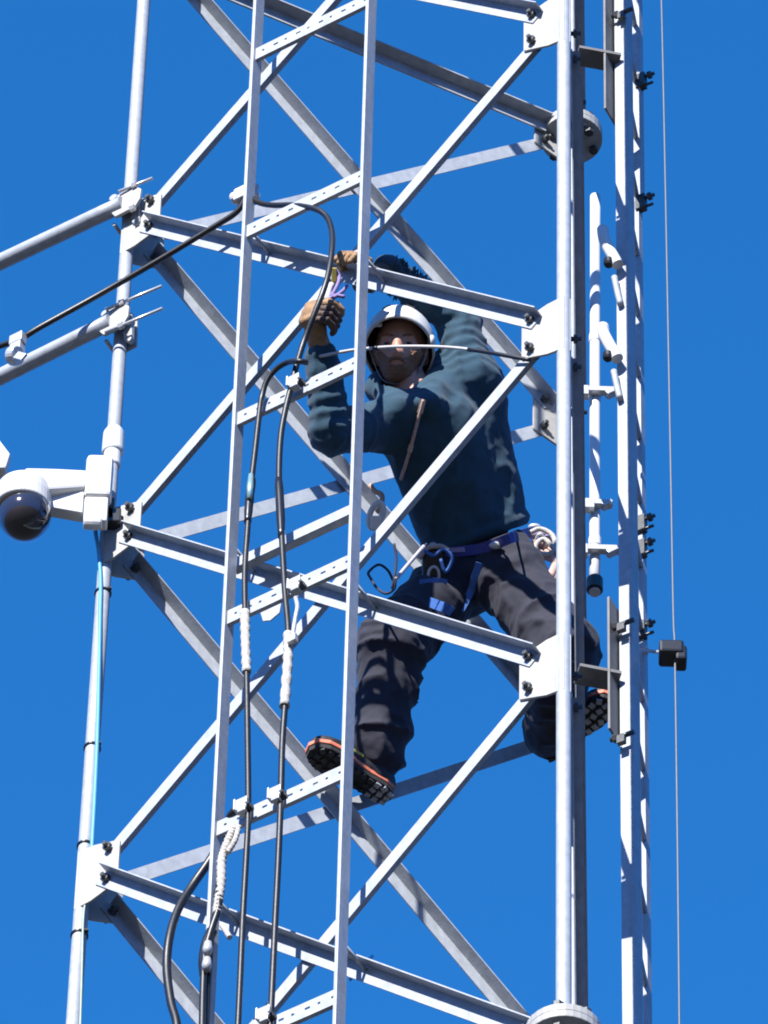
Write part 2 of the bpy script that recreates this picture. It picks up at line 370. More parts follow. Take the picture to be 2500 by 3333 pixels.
# ------------------------------------------------------------------ white antenna pole behind the right leg
YP = 15.93
pole = thing('whip_antenna', at(1936, 1900, YP), 'slim white antenna pole standing behind the right leg', 'antenna')
b = MB(); A = at(1938, 640, YP); B_ = at(1936, 1930, YP)
b.tube([A + (B_ - A) * t for t in np.linspace(0, 1, 9)], .0175, 16); b.build('mast', WPIPE, pole)
for y in (1120, 1300, 1775):
    q = A + (B_ - A) * ((y - 640) / 1290); b = MB(); b.lathe(q, nrm(A - B_), [(.0195, -.02), (.0205, -.015), (.0205, .015), (.0195, .02)], 16); b.build('collar', WPLAS if y < 1700 else WPIPE, pole)
b = MB(); q = at(1936, 1888, YP); b.lathe(q, nrm(A - B_), [(.020, -.055), (.026, -.05), (.026, .0), (.018, .012)], 16); b.build('base_cap', BLACKP, pole)
for y, sc in ((1272, 1.0), (1788, 1.05), (1640, .6)):
    q = at(1940, y, YP - .03); b = MB()
    b.box(q + V(.02, 0, 0), V(1, 0, 0), V(0, 1, 0), UZ, (.05 * sc, .012, .011)); b.box(q + V(.058 * sc, 0, -.004), nrm(V(.8, 0, .6)), V(0, 1, 0), nrm(V(-.6, 0, .8)), (.030 * sc, .014, .008))
    b.box(q + V(-.045 * sc, 0, -.01), V(1, 0, 0), V(0, 1, 0), UZ, (.022, .014, .022))
    b.build('bracket', BRIGHT, pole, bevel=.002)
for i, (pts, lab) in enumerate(((((1962, 745), (1966, 775), (1980, 806), (2002, 845), (2012, 862)), 'upper'), (((1962, 1062), (1965, 1085), (1978, 1112), (2000, 1150), (2010, 1168)), 'lower'))):
    c = [at(x, y, 15.12) for x, y in pts]; st = MB()
    st.tube(smooth_path(c, 5), .0185, 14); 
    o = st.build('cable_elbow', WPLAS, None, org=c[2]); tag(o, f'short bent white conduit elbow, {lab} of the two clipped beside the edge-on ladder', 'conduit', 'white elbows by the side ladder')
    k_ = MB(); k_.lathe(c[-2] + V(-.02, 0, -.03), UZ, [(.012, 0), (.016, .008), (.016, .026), (.010, .03)], 12); kk = k_.build('end_boot', BLACKP, o)
    k_ = MB(); k_.tube(smooth_path([at(x, y, 15.14) for x, y in ((pts[-1][0] - 12, pts[-1][1] + 40), (pts[-1][0] - 4, pts[-1][1] + 80), (pts[-1][0] + 8, pts[-1][1] + 130))], 5), .010, 10); k_.build('tail', GALV, o)
# ------------------------------------------------------------------ cables on the ladder
def cable(name, pts, r, label, mtl=None, cat='cable', group=None, n=8, seg=12):
    b = MB(); P = smooth_path(pts, n); b.tube(P, r, seg); o = b.build(name, mtl or BLACK, None, org=P[len(P) // 2])
    return tag(o, label, cat, group)
def wrap(parent, pts, r, mtl, name='wrap', turns=0.010):     # spiral-wound sleeve round a cable
    P = smooth_path(pts, 12); b = MB(); rr = []
    for i, p in enumerate(P): rr.append(r * (1 + .13 * math.sin(i * 1.9) + .06 * random.uniform(-1, 1)))
    b.tube(P, rr, 14); return b.build(name, mtl, parent)
CF = .035
A_pts = [lp(x, y, CF) for x, y in ((765, 3420), (775, 3333), (790, 3000), (801, 2800), (808, 2640), (806, 2400), (803, 2190), (798, 1990), (797, 1860), (806, 1720), (815, 1600), (830, 1470), (846, 1330), (853, 1290))]
A_top = [lp(x, y, o) for x, y, o in ((853, 1290, CF), (868, 1240, CF + .01), (898, 1202, CF + .015), (935, 1180, CF + .02), (972, 1176, CF + .03), (1000, 1180, CF + .01))]
ca = cable('coaxial_cable', A_pts + A_top[1:], .0088, 'black coaxial cable nearer the left rail, with a turquoise connector halfway up', group='cables on the front ladder')
wrap(ca, [lp(x, y, CF) for x, y in ((803, 2190), (799, 2090), (797, 1992))], .0135, ROPE, 'hoist_grip')
b = MB(); pp = [lp(x, y, CF) for x, y in ((820, 1560), (812, 1625), (806, 1700))]; P = smooth_path(pp, 6)
b.tube(P, [.012, .013, .0135, .0135, .013, .013, .014, .0135, .013, .013, .012, .011, .011], 14); b.build('connector_sleeve', BLACKP, ca)
b = MB(); pp = [lp(x, y, CF + .012) for x, y in ((817, 1545), (812, 1625))]; b.tube([pp[0], pp[0] * .5 + pp[1] * .5, pp[1]], [.007, .0105, .008], 14); b.build('connector', mat('turquoise_metal', (.42, .66, .68), .3, .5, .1, 60), ca)
B_pts = [lp(x, y, CF) for x, y in ((872, 3420), (880, 3333), (896, 3000), (906, 2800), (914, 2600), (919, 2420), (928, 2290), (936, 2160), (938, 2050), (928, 1930), (919, 1780), (913, 1650), (908, 1540), (914, 1420), (930, 1330), (950, 1250), (968, 1180), (990, 1110))]
B_top = [lp(x, y, o) for x, y, o in ((1022, 1025, CF + .02), (1050, 955, CF + .03), (1068, 895, CF + .03), (1080, 820, CF + .02), (1081, 760, CF), (1066, 710, CF - .02), (1030, 682, CF - .02), (960, 668, CF - .03), (890, 668, CF - .04), (845, 660, CF - .05), (812, 640, CF - .06))]
cb = cable('coaxial_cable', B_pts + B_top, .0092, 'black coaxial cable nearer the middle, looping over above the gloved hands', group='cables on the front ladder')
wrap(cb, [lp(x, y, CF) for x, y in ((938, 2062), (937, 2150), (926, 2300))], .014, ROPE, 'hoist_grip')
b = MB(); pp = [lp(x, y, CF) for x, y in ((907, 1560), (912, 1650), (916, 1750))]; b.tube(smooth_path(pp, 5), [.0105, .012, .013, .013, .013, .013, .013, .013, .012, .011, .010], 14); b.build('connector_sleeve', BLACKP, cb)
# jumper running out to the stand-off pipe
cc = cable('jumper_cable', [lp(x, y, o) for x, y, o in ((800, 640, -.05), (770, 690, -.06), (690, 742, -.06), (520, 845, -.05), (330, 955, -.03), (140, 1060, .02), (60, 1105, .03), (-60, 1145, .03))], .0095, 'black jumper cable sloping down across the left leg to the lower side pipe')
tc_ = thing('cable_clamp', lp(800, 635, -.05), 'white and steel clamp holding the cable loop behind the top of the left ladder rail', 'clamp')
q = lp(793, 632, -.05); b = MB(); b.box(q, ULR, UZ, NLR, (.030, .028, .016)); b.lathe(q - ULR * .03, ULR, [(.018, -.014), (.022, 0), (.016, .012)], 14); b.build('body', WPLAS, tc_, bevel=.006)
b = MB(); b.tube([q + ULR * .02 + UZ * .01, q + ULR * .052 + UZ * .004], .012, 12); b.box(q + ULR * .035 - UZ * .032, ULR, UZ, NLR, (.02, .012, .014)); b.build('fitting', BRIGHT, tc_, bevel=.003)
# thick cable bundle low on the left rail
cl = cable('feeder_cable', [lp(x, y, o) for x, y, o in ((575, 3420, .0), (575, 3333, .0), (556, 3260, .0), (543, 3150, .0), (552, 3050, .0), (580, 2960, -.02), (625, 2885, -.05), (680, 2805, -.06), (715, 2745, -.06), (742, 2690, -.03), (752, 2655, .01), (775, 2632, .02))], .0125, 'thick black feeder cable bowing out in a wide loop left of the ladder')
for i, (pts, lab) in enumerate((((((670, 3420), (674, 3250), (682, 3120), (690, 3030), (704, 2960), (706, 2900)), 'connector pair')), ((((657, 3420), (660, 3250), (664, 3150), (670, 3090), (690, 3020), (712, 2950), (712, 2880)), 'taped twin')))):
    o = cable('feeder_cable', [lp(x, y, .03 + i * .022) for x, y in pts], .0098, ('black feeder cable hanging from the frayed rope grip on the left ladder rail' if i == 0 else 'black feeder cable with two shiny connectors low on the left ladder rail'))
    if i == 1:
        for y in (3090, 3142):
            b = MB(); b.tube([lp(677 if y < 3100 else 674, y - 20, .062), lp(676 if y < 3100 else 673, y, .066), lp(675 if y < 3100 else 672, y + 18, .062)], [.011, .0145, .010], 12); b.build('connector', BRIGHT, o)
        b = MB(); b.tube(smooth_path([lp(x, y, .04) for x, y in ((690, 3030), (672, 3075), (664, 3130), (668, 3175))], 6), .016, 12); b.build('boot', BLACK, o)
rp = thing('rope_grip', lp(716, 2850, .05), 'frayed pale rope grip bound along the left ladder rail', 'rope')
wrap(rp, [lp(x, y, .05) for x, y in ((770, 2690), (752, 2720), (735, 2760), (722, 2800), (720, 2870), (712, 2930), (706, 2975))], .0125, ROPE, 'strand')
wrap(rp, [lp(x, y, .06) for x, y in ((778, 2690), (765, 2735), (742, 2775))], .008, ROPE, 'tail')
b = MB(); b.tube(smooth_path([lp(x, y, .055) for x, y in ((722, 3010), (738, 3035), (748, 3052))], 4), .008, 8); b.build('knot_end', ROPE, rp)
# hangers clipping the cables to rungs
for (x, y, lab) in ((795, 2620, 'clip with a bolt holding the black cable at the lowest lit rung'), (905, 2582, 'second clip along the lowest lit rung, nearer the middle'), (965, 1240, 'clip beside the arched cable on the rung below the gloved hands'), (968, 1900, 'clip on the slotted rung just above the hanging hook'), (868, 3300, 'clip on the rung at the bottom edge')):
    t = thing('cable_hanger', lp(x, y, .04), 'small steel ' + lab, 'clip', 'cable hangers on the ladder rungs')
    q = lp(x - 8, y, .045); b = MB(); b.box(q + NLR * .004, ULR, UZ, NLR, (.020, .022, .004)); b.box(q - ULR * .018, ULR, UZ, NLR, (.003, .022, .014)); b.box(q + ULR * .006 - UZ * .03, ULR, UZ, NLR, (.013, .010, .013)); b.build('clip', BRIGHT, t, bevel=.002)
    b = MB(); b.tube([q - NLR * .01 + ULR * .03 - UZ * .024, q + NLR * .02 + ULR * .03 - UZ * .024], .006, 8); b.box(q + ULR * .024 - UZ * .026, ULR, UZ, NLR, (.012, .006, .010)); b.build('bolt', BOLT, t)
hk = thing('hook_fitting', lp(900, 1990, .05), 'small grey plate and hook hung under a slotted rung beside the rope-wrapped cable', 'fitting')
b = MB(); q = lp(882, 1995, .03); b.plate(q, [(-.035, .02), (.035, .02), (.03, -.018), (.0, -.034), (-.025, -.022)], ULR, UZ, NLR, .004); b.build('plate', GALVD, hk)
b = MB(); P = smooth_path([lp(x, y, .05) for x, y in ((962, 1945), (968, 1975), (962, 2010), (954, 2060), (952, 2085))], 5); b.tube(P, .0065, 8); b.box(lp(952, 2080, .05), ULR, UZ, NLR, (.014, .014, .008)); b.build('hook', BRIGHT, hk)

# zip ties and thin wires on the left leg
LP = LEG['L']; YL = LP[1] - RL - .004
bw = [at(x, y, YL) for x, y in ((308, 1700), (312, 1740), (322, 1800), (328, 1900), (326, 2000), (322, 2200), (317, 2400), (308, 2600), (300, 2745), (300, 2765), (318, 2785), (345, 2812), (362, 2832))]
cable('data_cable', bw, .0062, 'sky blue data cable strapped down the left leg below the dome camera', CYAN, 'cable')
gw = [at(x, y, YL) for x, y in ((298, 2775), (294, 2830), (284, 2900), (272, 2980), (268, 3100), (264, 3250), (258, 3420))]
cable('thin_wire', gw, .0030, 'thin pale green wire running down the lowest stretch of the left leg', GREENW, 'wire')
for y in (1932, 2436, 2756, 3046):
    x = 418 - .069 * (y - 735) if False else None
    # find the leg point seen at this image row
    zlo, zhi = 15.0, 24.0
    for _ in range(40):
        zm = (zlo + zhi) / 2; v = P3(LP, zm) - CAM; yy = 1666.5 - FPX * (v @ UPV) / (v @ FWD)
        if yy > y: zlo = zm
        else: zhi = zm
    b = MB(); b.lathe(P3(LP, zm), UZ, [(RL + .0015, -.004), (RL + .0045, -.003), (RL + .0045, .003), (RL + .0015, .004)], 20)
    b.box(P3(LP, zm) + V(.020, -.022, 0), V(1, 0, 0), V(0, 1, 0), UZ, (.006, .005, .004))
    o = b.build('zip_tie', BLACKP, None, org=P3(LP, zm))
    tag(o, {1932: 'black zip tie round the left leg, first one below the dome camera', 2436: 'black zip tie round the left leg midway between two gusset plates', 2756: 'black zip tie round the left leg level with the lowest left gusset', 3046: 'black zip tie round the left leg nearest the bottom edge'}[y], 'zip tie', 'zip ties on the left leg')
bz = cable('blue_tie', [at(x, y, 15.0) for x, y in ((1140, 3190), (1160, 3165), (1185, 3140), (1213, 3112))], .004, 'bright blue tie wound on the lowest dark brace at the bottom', CYAN, 'tie', n=4)
b = MB(); b.tube([at(1180, 3150, 14.98), at(1205, 3165, 14.98)], .003, 8); b.build('loose_end', CYAN, bz)

# ------------------------------------------------------------------ two side pipes clamped to the left leg
def leg_at(y):
    zlo, zhi = 12.0, 26.0
    for _ in range(50):
        zm = (zlo + zhi) / 2; v = P3(LP, zm) - CAM; yy = 1666.5 - FPX * (v @ UPV) / (v @ FWD)
        if yy > y: zlo = zm
        else: zhi = zm
    return P3(LP, zm)
for (yj, x1, y1, x0, y0, lab) in ((600, -420, 1052, 392, 668, 'upper of the two galvanised side pipes clamped to the left leg'), (1010, -420, 1436, 352, 1052, 'lower of the two galvanised side pipes, with long threaded rods through its clamp')):
    J = leg_at(yj); FRp = LP + NLR * .055
    A = atplane(x0, y0, FRp, NLR); B_ = atplane(x1, y1, FRp, NLR); d = nrm(B_ - A)
    t = thing('side_pipe', A, lab, 'pipe', 'pipes clamped to the left leg')
    b = MB(); b.tube([A + d * s_ for s_ in np.linspace(-.01, np.linalg.norm(B_ - A), 12)], .0265, 24); b.build('pipe', GALV, t)
    n2 = nrm(NLR); up2 = nrm(np.cross(d, n2)); up2 = up2 if up2[2] > 0 else -up2
    b = MB(); q = A - d * .005
    b.plate(q - d * .012, [(-.060, -.020), (-.042, -.052), (.03, -.056), (.045, -.03), (.045, .03), (.02, .058), (-.035, .060), (-.062, .03)], d, up2, n2, .012)
    b.plate(q - d * .02 - n2 * .075, [(-.035, -.075), (.03, -.075), (.035, .06), (.0, .075), (-.035, .06)], d, up2, n2, .010)
    b.build('clamp_plate', GALVD, t, bevel=.003)
    b = MB()
    JJ = P3(LP, q[2])
    c = [JJ + V(0, 0, .045) + n2 * .03 + ULR * .034, JJ + V(0, 0, .045) - n2 * .02 + ULR * .034, JJ + V(0, 0, .045) - n2 * .034, JJ + V(0, 0, .045) - n2 * .02 - ULR * .034, JJ + V(0, 0, .045) + n2 * .03 - ULR * .034]
    b.tube(smooth_path(c, 5), .0065, 10)
    b.build('u_bolt', BRIGHT, t); b = MB()
    c = [x - UZ * .09 for x in c]; b.tube(smooth_path(c, 5), .0065, 10); b.build('u_bolt', BRIGHT, t); b = MB()
    b.lathe(JJ + V(0, 0, .045) + n2 * .055 - ULR * .02, n2, [(.020, -.03), (.020, 0), (.013, .012)], 14)
    b.build('end_cap', BRIGHT, t)
    b = MB(); lens = (.06, .0) if yj < 800 else (.135, .14)
    for i, dz in enumerate((.055, -.062)):
        r0 = q + up2 * dz + n2 * .01 - d * .055; dr = nrm(-d * .9 - n2 * .1 + UZ * .05)
        if lens[i] > 0: b.tube([r0 - dr * .06, r0 + dr * lens[i]], .0052, 8)
        b.lathe(r0, dr, [(.012, -.012), (.012, .004)], 6)
    b.build('threaded_rod', BRIGHT, t)
    b = MB(); b.plate(JJ - UZ * .03 + ULR * .045 + n2 * .02, [(-.012, .08), (.012, .07), (.018, -.06), (.008, -.075), (-.012, -.05)], ULR, UZ, n2, .02); b.lathe(JJ + UZ * .0 + ULR * .03 + n2 * .03, nrm(ULR + UZ * .3), [(.02, -.012), (.022, .0), (.016, .022)], 14); b.build('clamp_jaw', GALVD, t, bevel=.004)
pc = thing('pipe_clip', lp(58, 1150, .04), 'bright steel clip standing on the lower side pipe and gripping the black jumper cable', 'clip')
q = lp(58, 1108, .045); b = MB(); b.box(q, ULR, UZ, NLR, (.024, .022, .016)); b.box(q - UZ * .042, ULR, UZ, NLR, (.02, .02, .016)); b.build('grip', BRIGHT, pc, bevel=.004)
b = MB(); b.lathe(q - UZ * .085 + NLR * .008, nrm(ULR - UZ * .45), [(.030, -.016), (.032, 0), (.030, .014)], 20); b.box(q - UZ * .12 + ULR * .03 + NLR * .02, nrm(ULR - UZ), nrm(ULR + UZ), NLR, (.022, .014, .005)); b.build('band', BRIGHT, pc, bevel=.002)

# ------------------------------------------------------------------ white dome camera on its arm, bracketed to the left leg
ptz = thing('dome_camera', at(80, 1640, 15.33), 'white pole-mounted dome camera with a smoked glossy dome and stepped bracket arm', 'camera')
X, Y = V(1, 0, 0), V(0, 1, 0)
YA = 15.37
bx = at(322, 1567, YA)
b = MB(); b.box(bx, X, Y, UZ, (.041, .032, .095)); b.build('wall_bracket', WPLAS, ptz, bevel=.014)
b = MB(); q = at(312, 1672, YA); b.box(q, X, Y, UZ, (.036, .022, .055)); b.lathe(at(302, 1703, YA - .015), X, [(.020, -.028), (.022, 0), (.020, .028)], 16); b.build('bracket_foot', WPLAS, ptz, bevel=.006)
b = MB(); q = at(348, 1668, YA + .04); b.box(q, X, Y, UZ, (.022, .02, .05)); b.box(q + X * .02 - UZ * .03, X, Y, UZ, (.024, .02, .03)); b.build('pole_strap', BLACKP, ptz, bevel=.004)
hc = at(72, 1652, YA - .02)
b = MB()     # arm: a deep box that tapers to a rounded hood over the housing
A0 = at(285, 1580, YA)
pr = [(-.030, -.028), (.030, -.028), (.030, .028), (-.030, .028)]
secs = []
for t in np.linspace(0, 1, 9):
    c = A0 + (hc + UZ * .082 - A0) * t; hy = .030 + .016 * t; hz = .040 + .014 * math.sin(t * 1.4); secs.append((c, hy, hz))
vs = []; fs = []
for c, hy, hz in secs: vs += [c + Y * (hy * sy) + UZ * (hz * sz) for sy, sz in ((-1, -1), (1, -1), (1, 1), (-1, 1))]
for i in range(len(secs) - 1):
    for k in range(4): fs.append((i * 4 + k, i * 4 + (k + 1) % 4, i * 4 + 4 + (k + 1) % 4, i * 4 + 4 + k))
fs += [(0, 1, 2, 3), tuple(len(vs) - 4 + k for k in range(4))]
b.add(vs, fs); b.build('arm', WPLAS, ptz, bevel=.010)
b = MB()     # web under the arm
q0 = at(275, 1610, YA + .004); b.plate(q0, [(0, .0), (-.155, .0), (-.150, -.075), (0, -.110)], X, UZ, Y, .044); b.build('arm_web', WPLAS, ptz, bevel=.006)
b = MB(); b.lathe(hc, UZ, [(.030, .115), (.060, .105), (.080, .08), (.086, .04), (.087, -.012), (.081, -.018)], 40); b.build('housing', WPLAS, ptz, bevel=.003)
b = MB(); dc = at(79, 1692, YA - .02); hcd = V(hc[0], hc[1], dc[2]); b.sphere(V(dc[0], dc[1], hc[2] - .040), (.081, .081, .081), seg=48, rings=28); b.build('dome', DOME, ptz)
ic = V(dc[0], dc[1], hc[2] - .040)
b = MB(); b.sphere(ic + V(0, 0, .004), (.050, .050, .050), seg=24, rings=14); md = b.build('camera_module', mat('module_grey', (.10, .10, .12), .4, 0, .3, 60), ptz)
ld = nrm(V(.25, -.75, -.6)); b = MB(); b.lathe(ic + ld * .044, ld, [(.026, -.01), (.026, .012), (.020, .016), (.018, .010)], 20); b.build('lens', BLACKP, md)
b = MB(); b.lathe(ic + nrm(V(-.55, -.7, .3)) * .046, nrm(V(-.55, -.7, .3)), [(.012, 0), (.012, .010)], 14); b.build('lamp_window', mat('pale_window', (.6, .6, .62), .3, 0, .1, 40), md)
b = MB(); b.plate(at(-22, 1480, YA + .25), [(-.1, .09), (-.01, .10), (.055, -.02), (.045, -.09), (-.1, -.09)], X, UZ, Y, .05)
o = b.build('equipment_shell', WPLAS, None, bevel=.01, org=at(-22, 1480, YA + .25)); tag(o, 'corner of a pale grey shell cut by the left edge just above the dome camera', 'equipment')
# conduit sleeve on the left leg above the camera
sl_ = MB(); T0 = leg_at(1402); T1 = leg_at(1520); hh = (T0[2] - T1[2])
sl_.lathe(T1, UZ, [(RL + .003, 0), (.027, .004), (.027, hh * .35), (.032, hh * .38), (.034, hh * .42), (.033, hh * .9), (.026, hh), (RL + .002, hh + .004)], 24)
o = sl_.build('leg_sleeve', WPIPE, None, org=T1); tag(o, 'white plastic sleeve fitted round the left leg just above the dome camera', 'sleeve')
# ------------------------------------------------------------------ the worker
_rng = np.random.RandomState(5); _LAT = _rng.rand(32, 32, 32)
def vnoise(P, f, seed=0.0):                       # smooth value noise, P (..., 3)
    q = P * f + seed; i = np.floor(q).astype(int); t = q - i; t = t * t * (3 - 2 * t); r = 0
    for dx in (0, 1):
        for dy in (0, 1):
            for dz in (0, 1):
                wgt = (t[..., 0] if dx else 1 - t[..., 0]) * (t[..., 1] if dy else 1 - t[..., 1]) * (t[..., 2] if dz else 1 - t[..., 2])
                r = r + wgt * _LAT[(i[..., 0] + dx) % 32, (i[..., 1] + dy) % 32, (i[..., 2] + dz) % 32]
    return r * 2 - 1
def cone(a, ra, b, rb):                           # tapered limb
    a = np.asarray(a, float); b = np.asarray(b, float); ab = b - a; L2 = ab @ ab
    def f(P):
        t = np.clip(((P - a) @ ab) / L2, 0, 1); return np.linalg.norm(P - a - t[..., None] * ab, axis=-1) - (ra + (rb - ra) * t)
    f.box = (np.minimum(a, b) - max(ra, rb), np.maximum(a, b) + max(ra, rb)); return f
def ell(c, A, r):                                 # ellipsoid, axes rows of A
    c = np.asarray(c, float); A = np.asarray(A, float); r = np.asarray(r, float)
    def f(P):
        q = (P - c) @ A.T; k0 = np.linalg.norm(q / r, axis=-1); k1 = np.linalg.norm(q / (r * r), axis=-1); return k0 * (k0 - 1) / np.maximum(k1, 1e-9)
    f.box = (c - r.max(), c + r.max()); return f
def rbox(c, A, h, rr):
    c = np.asarray(c, float); A = np.asarray(A, float); h = np.asarray(h, float) - rr
    def f(P):
        q = np.abs((P - c) @ A.T) - h; return np.linalg.norm(np.maximum(q, 0), axis=-1) + np.minimum(q.max(-1), 0) - rr
    m_ = np.linalg.norm(h) + rr; f.box = (c - m_, c + m_); return f
def smin(a, b, k): h = np.clip(.5 + .5 * (b - a) / k, 0, 1); return b + (a - b) * h - k * h * (1 - h)
def union(prims, k):
    def f(P):
        d = None
        for p in prims: v = p(P); d = v if d is None else smin(d, v, k)
        return d
    f.box = (np.min([p.box[0] for p in prims], 0) - .03, np.max([p.box[1] for p in prims], 0) + .03); f.prims = prims; f.k = k; return f
def nets(f, h, name, mtl, parent, prims=None, post=None, k=.03, smooth_it=1):   # surface nets of a distance field
    lo, hi = f.box; n = np.ceil((hi - lo) / h).astype(int) + 2
    D = np.full(n, .25)
    ax = [lo[i] + h * np.arange(n[i]) for i in range(3)]
    def region(b0, b1, pad):
        s0 = np.maximum(((b0 - pad - lo) / h).astype(int), 0); s1 = np.minimum(((b1 + pad - lo) / h).astype(int) + 2, n); return s0, s1
    for p in f.prims:
        s0, s1 = region(p.box[0], p.box[1], .05); sl = tuple(slice(a, b) for a, b in zip(s0, s1))
        G = np.stack(np.meshgrid(ax[0][sl[0]], ax[1][sl[1]], ax[2][sl[2]], indexing='ij'), -1)
        D[sl] = smin(D[sl], p(G), f.k)
    if post is not None:
        idx = np.argwhere(np.abs(D) < .06); P = lo + h * idx; D[tuple(idx.T)] = post(P, D[tuple(idx.T)])
    ins = D < 0
    c = np.zeros(n - 1, int)
    for dx in (0, 1):
        for dy in (0, 1):
            for dz in (0, 1): c += ins[dx:n[0] - 1 + dx, dy:n[1] - 1 + dy, dz:n[2] - 1 + dz]
    act = (c > 0) & (c < 8); ids = -np.ones(n - 1, int); cells = np.argwhere(act); ids[act] = np.arange(len(cells))
    acc = np.zeros((len(cells), 3)); cnt = np.zeros(len(cells))
    corners = [(i, j, k_) for i in (0, 1) for j in (0, 1) for k_ in (0, 1)]
    for a in corners:
        for ax_ in range(3):
            if a[ax_] == 1: continue
            b = list(a); b[ax_] = 1
            va = D[tuple((cells + a).T)]; vb = D[tuple((cells + b).T)]; mk = (va < 0) != (vb < 0)
            t = np.where(mk, va / np.where(mk, va - vb, 1), 0); p = np.array(a, float)[None] + t[:, None] * (np.array(b) - np.array(a))[None]
            acc[mk] += p[mk]; cnt[mk] += 1
    vs = lo + h * (cells + acc / cnt[:, None])
    quads = []
    for ax_ in range(3):
        u, v = (ax_ + 1) % 3, (ax_ + 2) % 3; sl0 = [slice(None)] * 3; sl1 = [slice(None)] * 3; sl0[ax_] = slice(0, -1); sl1[ax_] = slice(1, None)
        e = np.argwhere(ins[tuple(sl0)] != ins[tuple(sl1)]); e = e[(e[:, u] > 0) & (e[:, v] > 0) & (e[:, u] < n[u] - 1) & (e[:, v] < n[v] - 1)]
        fl = ins[tuple(e.T)]
        def cid(du, dv):
            q = e.copy(); q[:, u] -= du; q[:, v] -= dv; return ids[tuple(q.T)]
        Q = np.stack([cid(1, 1), cid(0, 1), cid(0, 0), cid(1, 0)], 1); Q[~fl] = Q[~fl][:, ::-1]; quads.append(Q)
    Q = np.concatenate(quads); Q = Q[(Q >= 0).all(1)]
    for _ in range(smooth_it):                    # light relaxation
        s_ = np.zeros_like(vs); w_ = np.zeros(len(vs))
        for a, b in ((0, 1), (1, 2), (2, 3), (3, 0)):
            np.add.at(s_, Q[:, a], vs[Q[:, b]]); np.add.at(w_, Q[:, a], 1); np.add.at(s_, Q[:, b], vs[Q[:, a]]); np.add.at(w_, Q[:, b], 1)
        vs = vs * .5 + .5 * s_ / np.maximum(w_, 1)[:, None]
    mb = MB(); mb.v = [tuple(x) for x in vs]; mb.f = [tuple(int(i) for i in q) for q in Q]; mb.sm = [True] * len(Q)
    return mb.build(name, mtl, parent)

XI, UI, TC = RGT, UPV, -FWD                      # viewing axes, used only to read the pose off the survey
J = {'pel': at(1565, 1840, 15.651), 'hipR': at(1490, 1880, 15.713), 'hipL': at(1645, 1865, 15.627), 'kneR': at(1278, 2105, 15.647), 'kneL': at(1838, 2118, 15.60),
     'ankR': at(1218, 2490, 15.807), 'ankL': at(1785, 2400, 16.014), 'chest': at(1450, 1470, 15.389), 'neck': at(1360, 1300, 15.272),
     'shR': at(1250, 1385, 15.266), 'shL': at(1530, 1235, 15.267), 'elR': at(1080, 1410, 15.142), 'elL': at(1492, 1050, 15.221), 'wrR': at(1042, 1140, 14.977), 'wrL': at(1258, 880, 15.075)}
person = thing('person', J['ankR'], 'worker in a white helmet, dark teal hoodie and charcoal trousers leaning across inside the tower', 'person')
# --- head, neck and the body under the clothes
UH = nrm(V(0, -.56, .83)); FW = nrm(np.cross(np.cross(UH, nrm(V(-.10, -.80, -.55))), UH)); LH = np.cross(FW, UH); LH = LH if LH[0] > 0 else -LH
HC = at(1303, 1128, 15.19)
hd = lambda l, f_, u: HC + LH * l + FW * f_ + UH * u
AX = (LH, FW, UH)
face = [ell(hd(0, -.015, .012), AX, (.076, .095, .095)), ell(hd(0, .022, -.045), AX, (.062, .072, .072)), ell(hd(0, .045, -.098), AX, (.042, .042, .034)),
        cone(hd(.0, .092, -.012), .010, hd(0, .104, -.048), .0125), ell(hd(.013, .092, -.052), AX, (.011, .012, .009)), ell(hd(-.013, .092, -.052), AX, (.011, .012, .009)),
        cone(hd(-.042, .068, .008), .009, hd(.042, .068, .008), .009), ell(hd(.045, .055, -.035), AX, (.026, .024, .022)), ell(hd(-.045, .055, -.035), AX, (.026, .024, .022)),
        ell(hd(0, .080, -.075), AX, (.024, .014, .008)), ell(hd(0, .076, -.088), AX, (.022, .014, .008)),
        ell(hd(.079, -.012, -.025), AX, (.011, .020, .032)), ell(hd(-.079, -.012, -.025), AX, (.011, .020, .032)),
        cone(hd(0, -.03, -.07), .056, J['neck'], .062), cone(J['neck'], .062, J['chest'], .075), cone(J['chest'], .075, J['pel'] + (J['chest'] - J['pel']) * .25, .06),
        cone(J['shR'], .05, J['shL'], .05), cone(J['shR'], .045, J['elR'], .038), cone(J['elR'], .038, J['wrR'], .026), cone(J['shL'], .045, J['elL'], .038), cone(J['elL'], .038, J['wrL'], .026)]
def facepost(P, D):
    for s_ in (-1, 1): D = np.maximum(D, -(np.linalg.norm((P - hd(.032 * s_, .094, -.014)) / V(1.6, 1, .8), axis=-1) - .0115))
    return D
F_face = union(face, .021)
nets(F_face, .0055, 'body', SKIN, person, post=facepost)
for s_ in (-1, 1):
    b = MB(); b.sphere(hd(.032 * s_, .0795, -.0145), (.0105, .006, .0042), AX, 14, 10); e = b.build('eye', EYEM, person)
    b = MB(); b.tube(smooth_path([hd(.014 * s_, .088, .008), hd(.034 * s_, .084, .014), hd(.054 * s_, .066, .008)], 4), [.0025] * 4 + [.0032] * 4 + [.002], 8); b.build('eyebrow', BEARD, person)
F_head = union(face[:13], .021)
def beardpost(P, D):                              # close beard: the jaw itself, raised a few millimetres below cheek line and lip
    q = P - HC; l = np.abs(q @ LH); u = q @ UH; f_ = q @ FW
    topl = -.066 + .034 * np.clip((l - .024) / .030, 0, 1) ** 1.4 + .0025 * vnoise(P, 130)
    lips = np.linalg.norm(np.stack([q @ LH / .021, (u + .0815) / .0065], -1), axis=-1) - 1
    D = D - .0035 + .0014 * vnoise(P, 210)
    return np.maximum(np.maximum(D, u - topl), np.maximum(-lips * .006 * (f_ > .05) - (f_ <= .05), -(f_ - .0)))
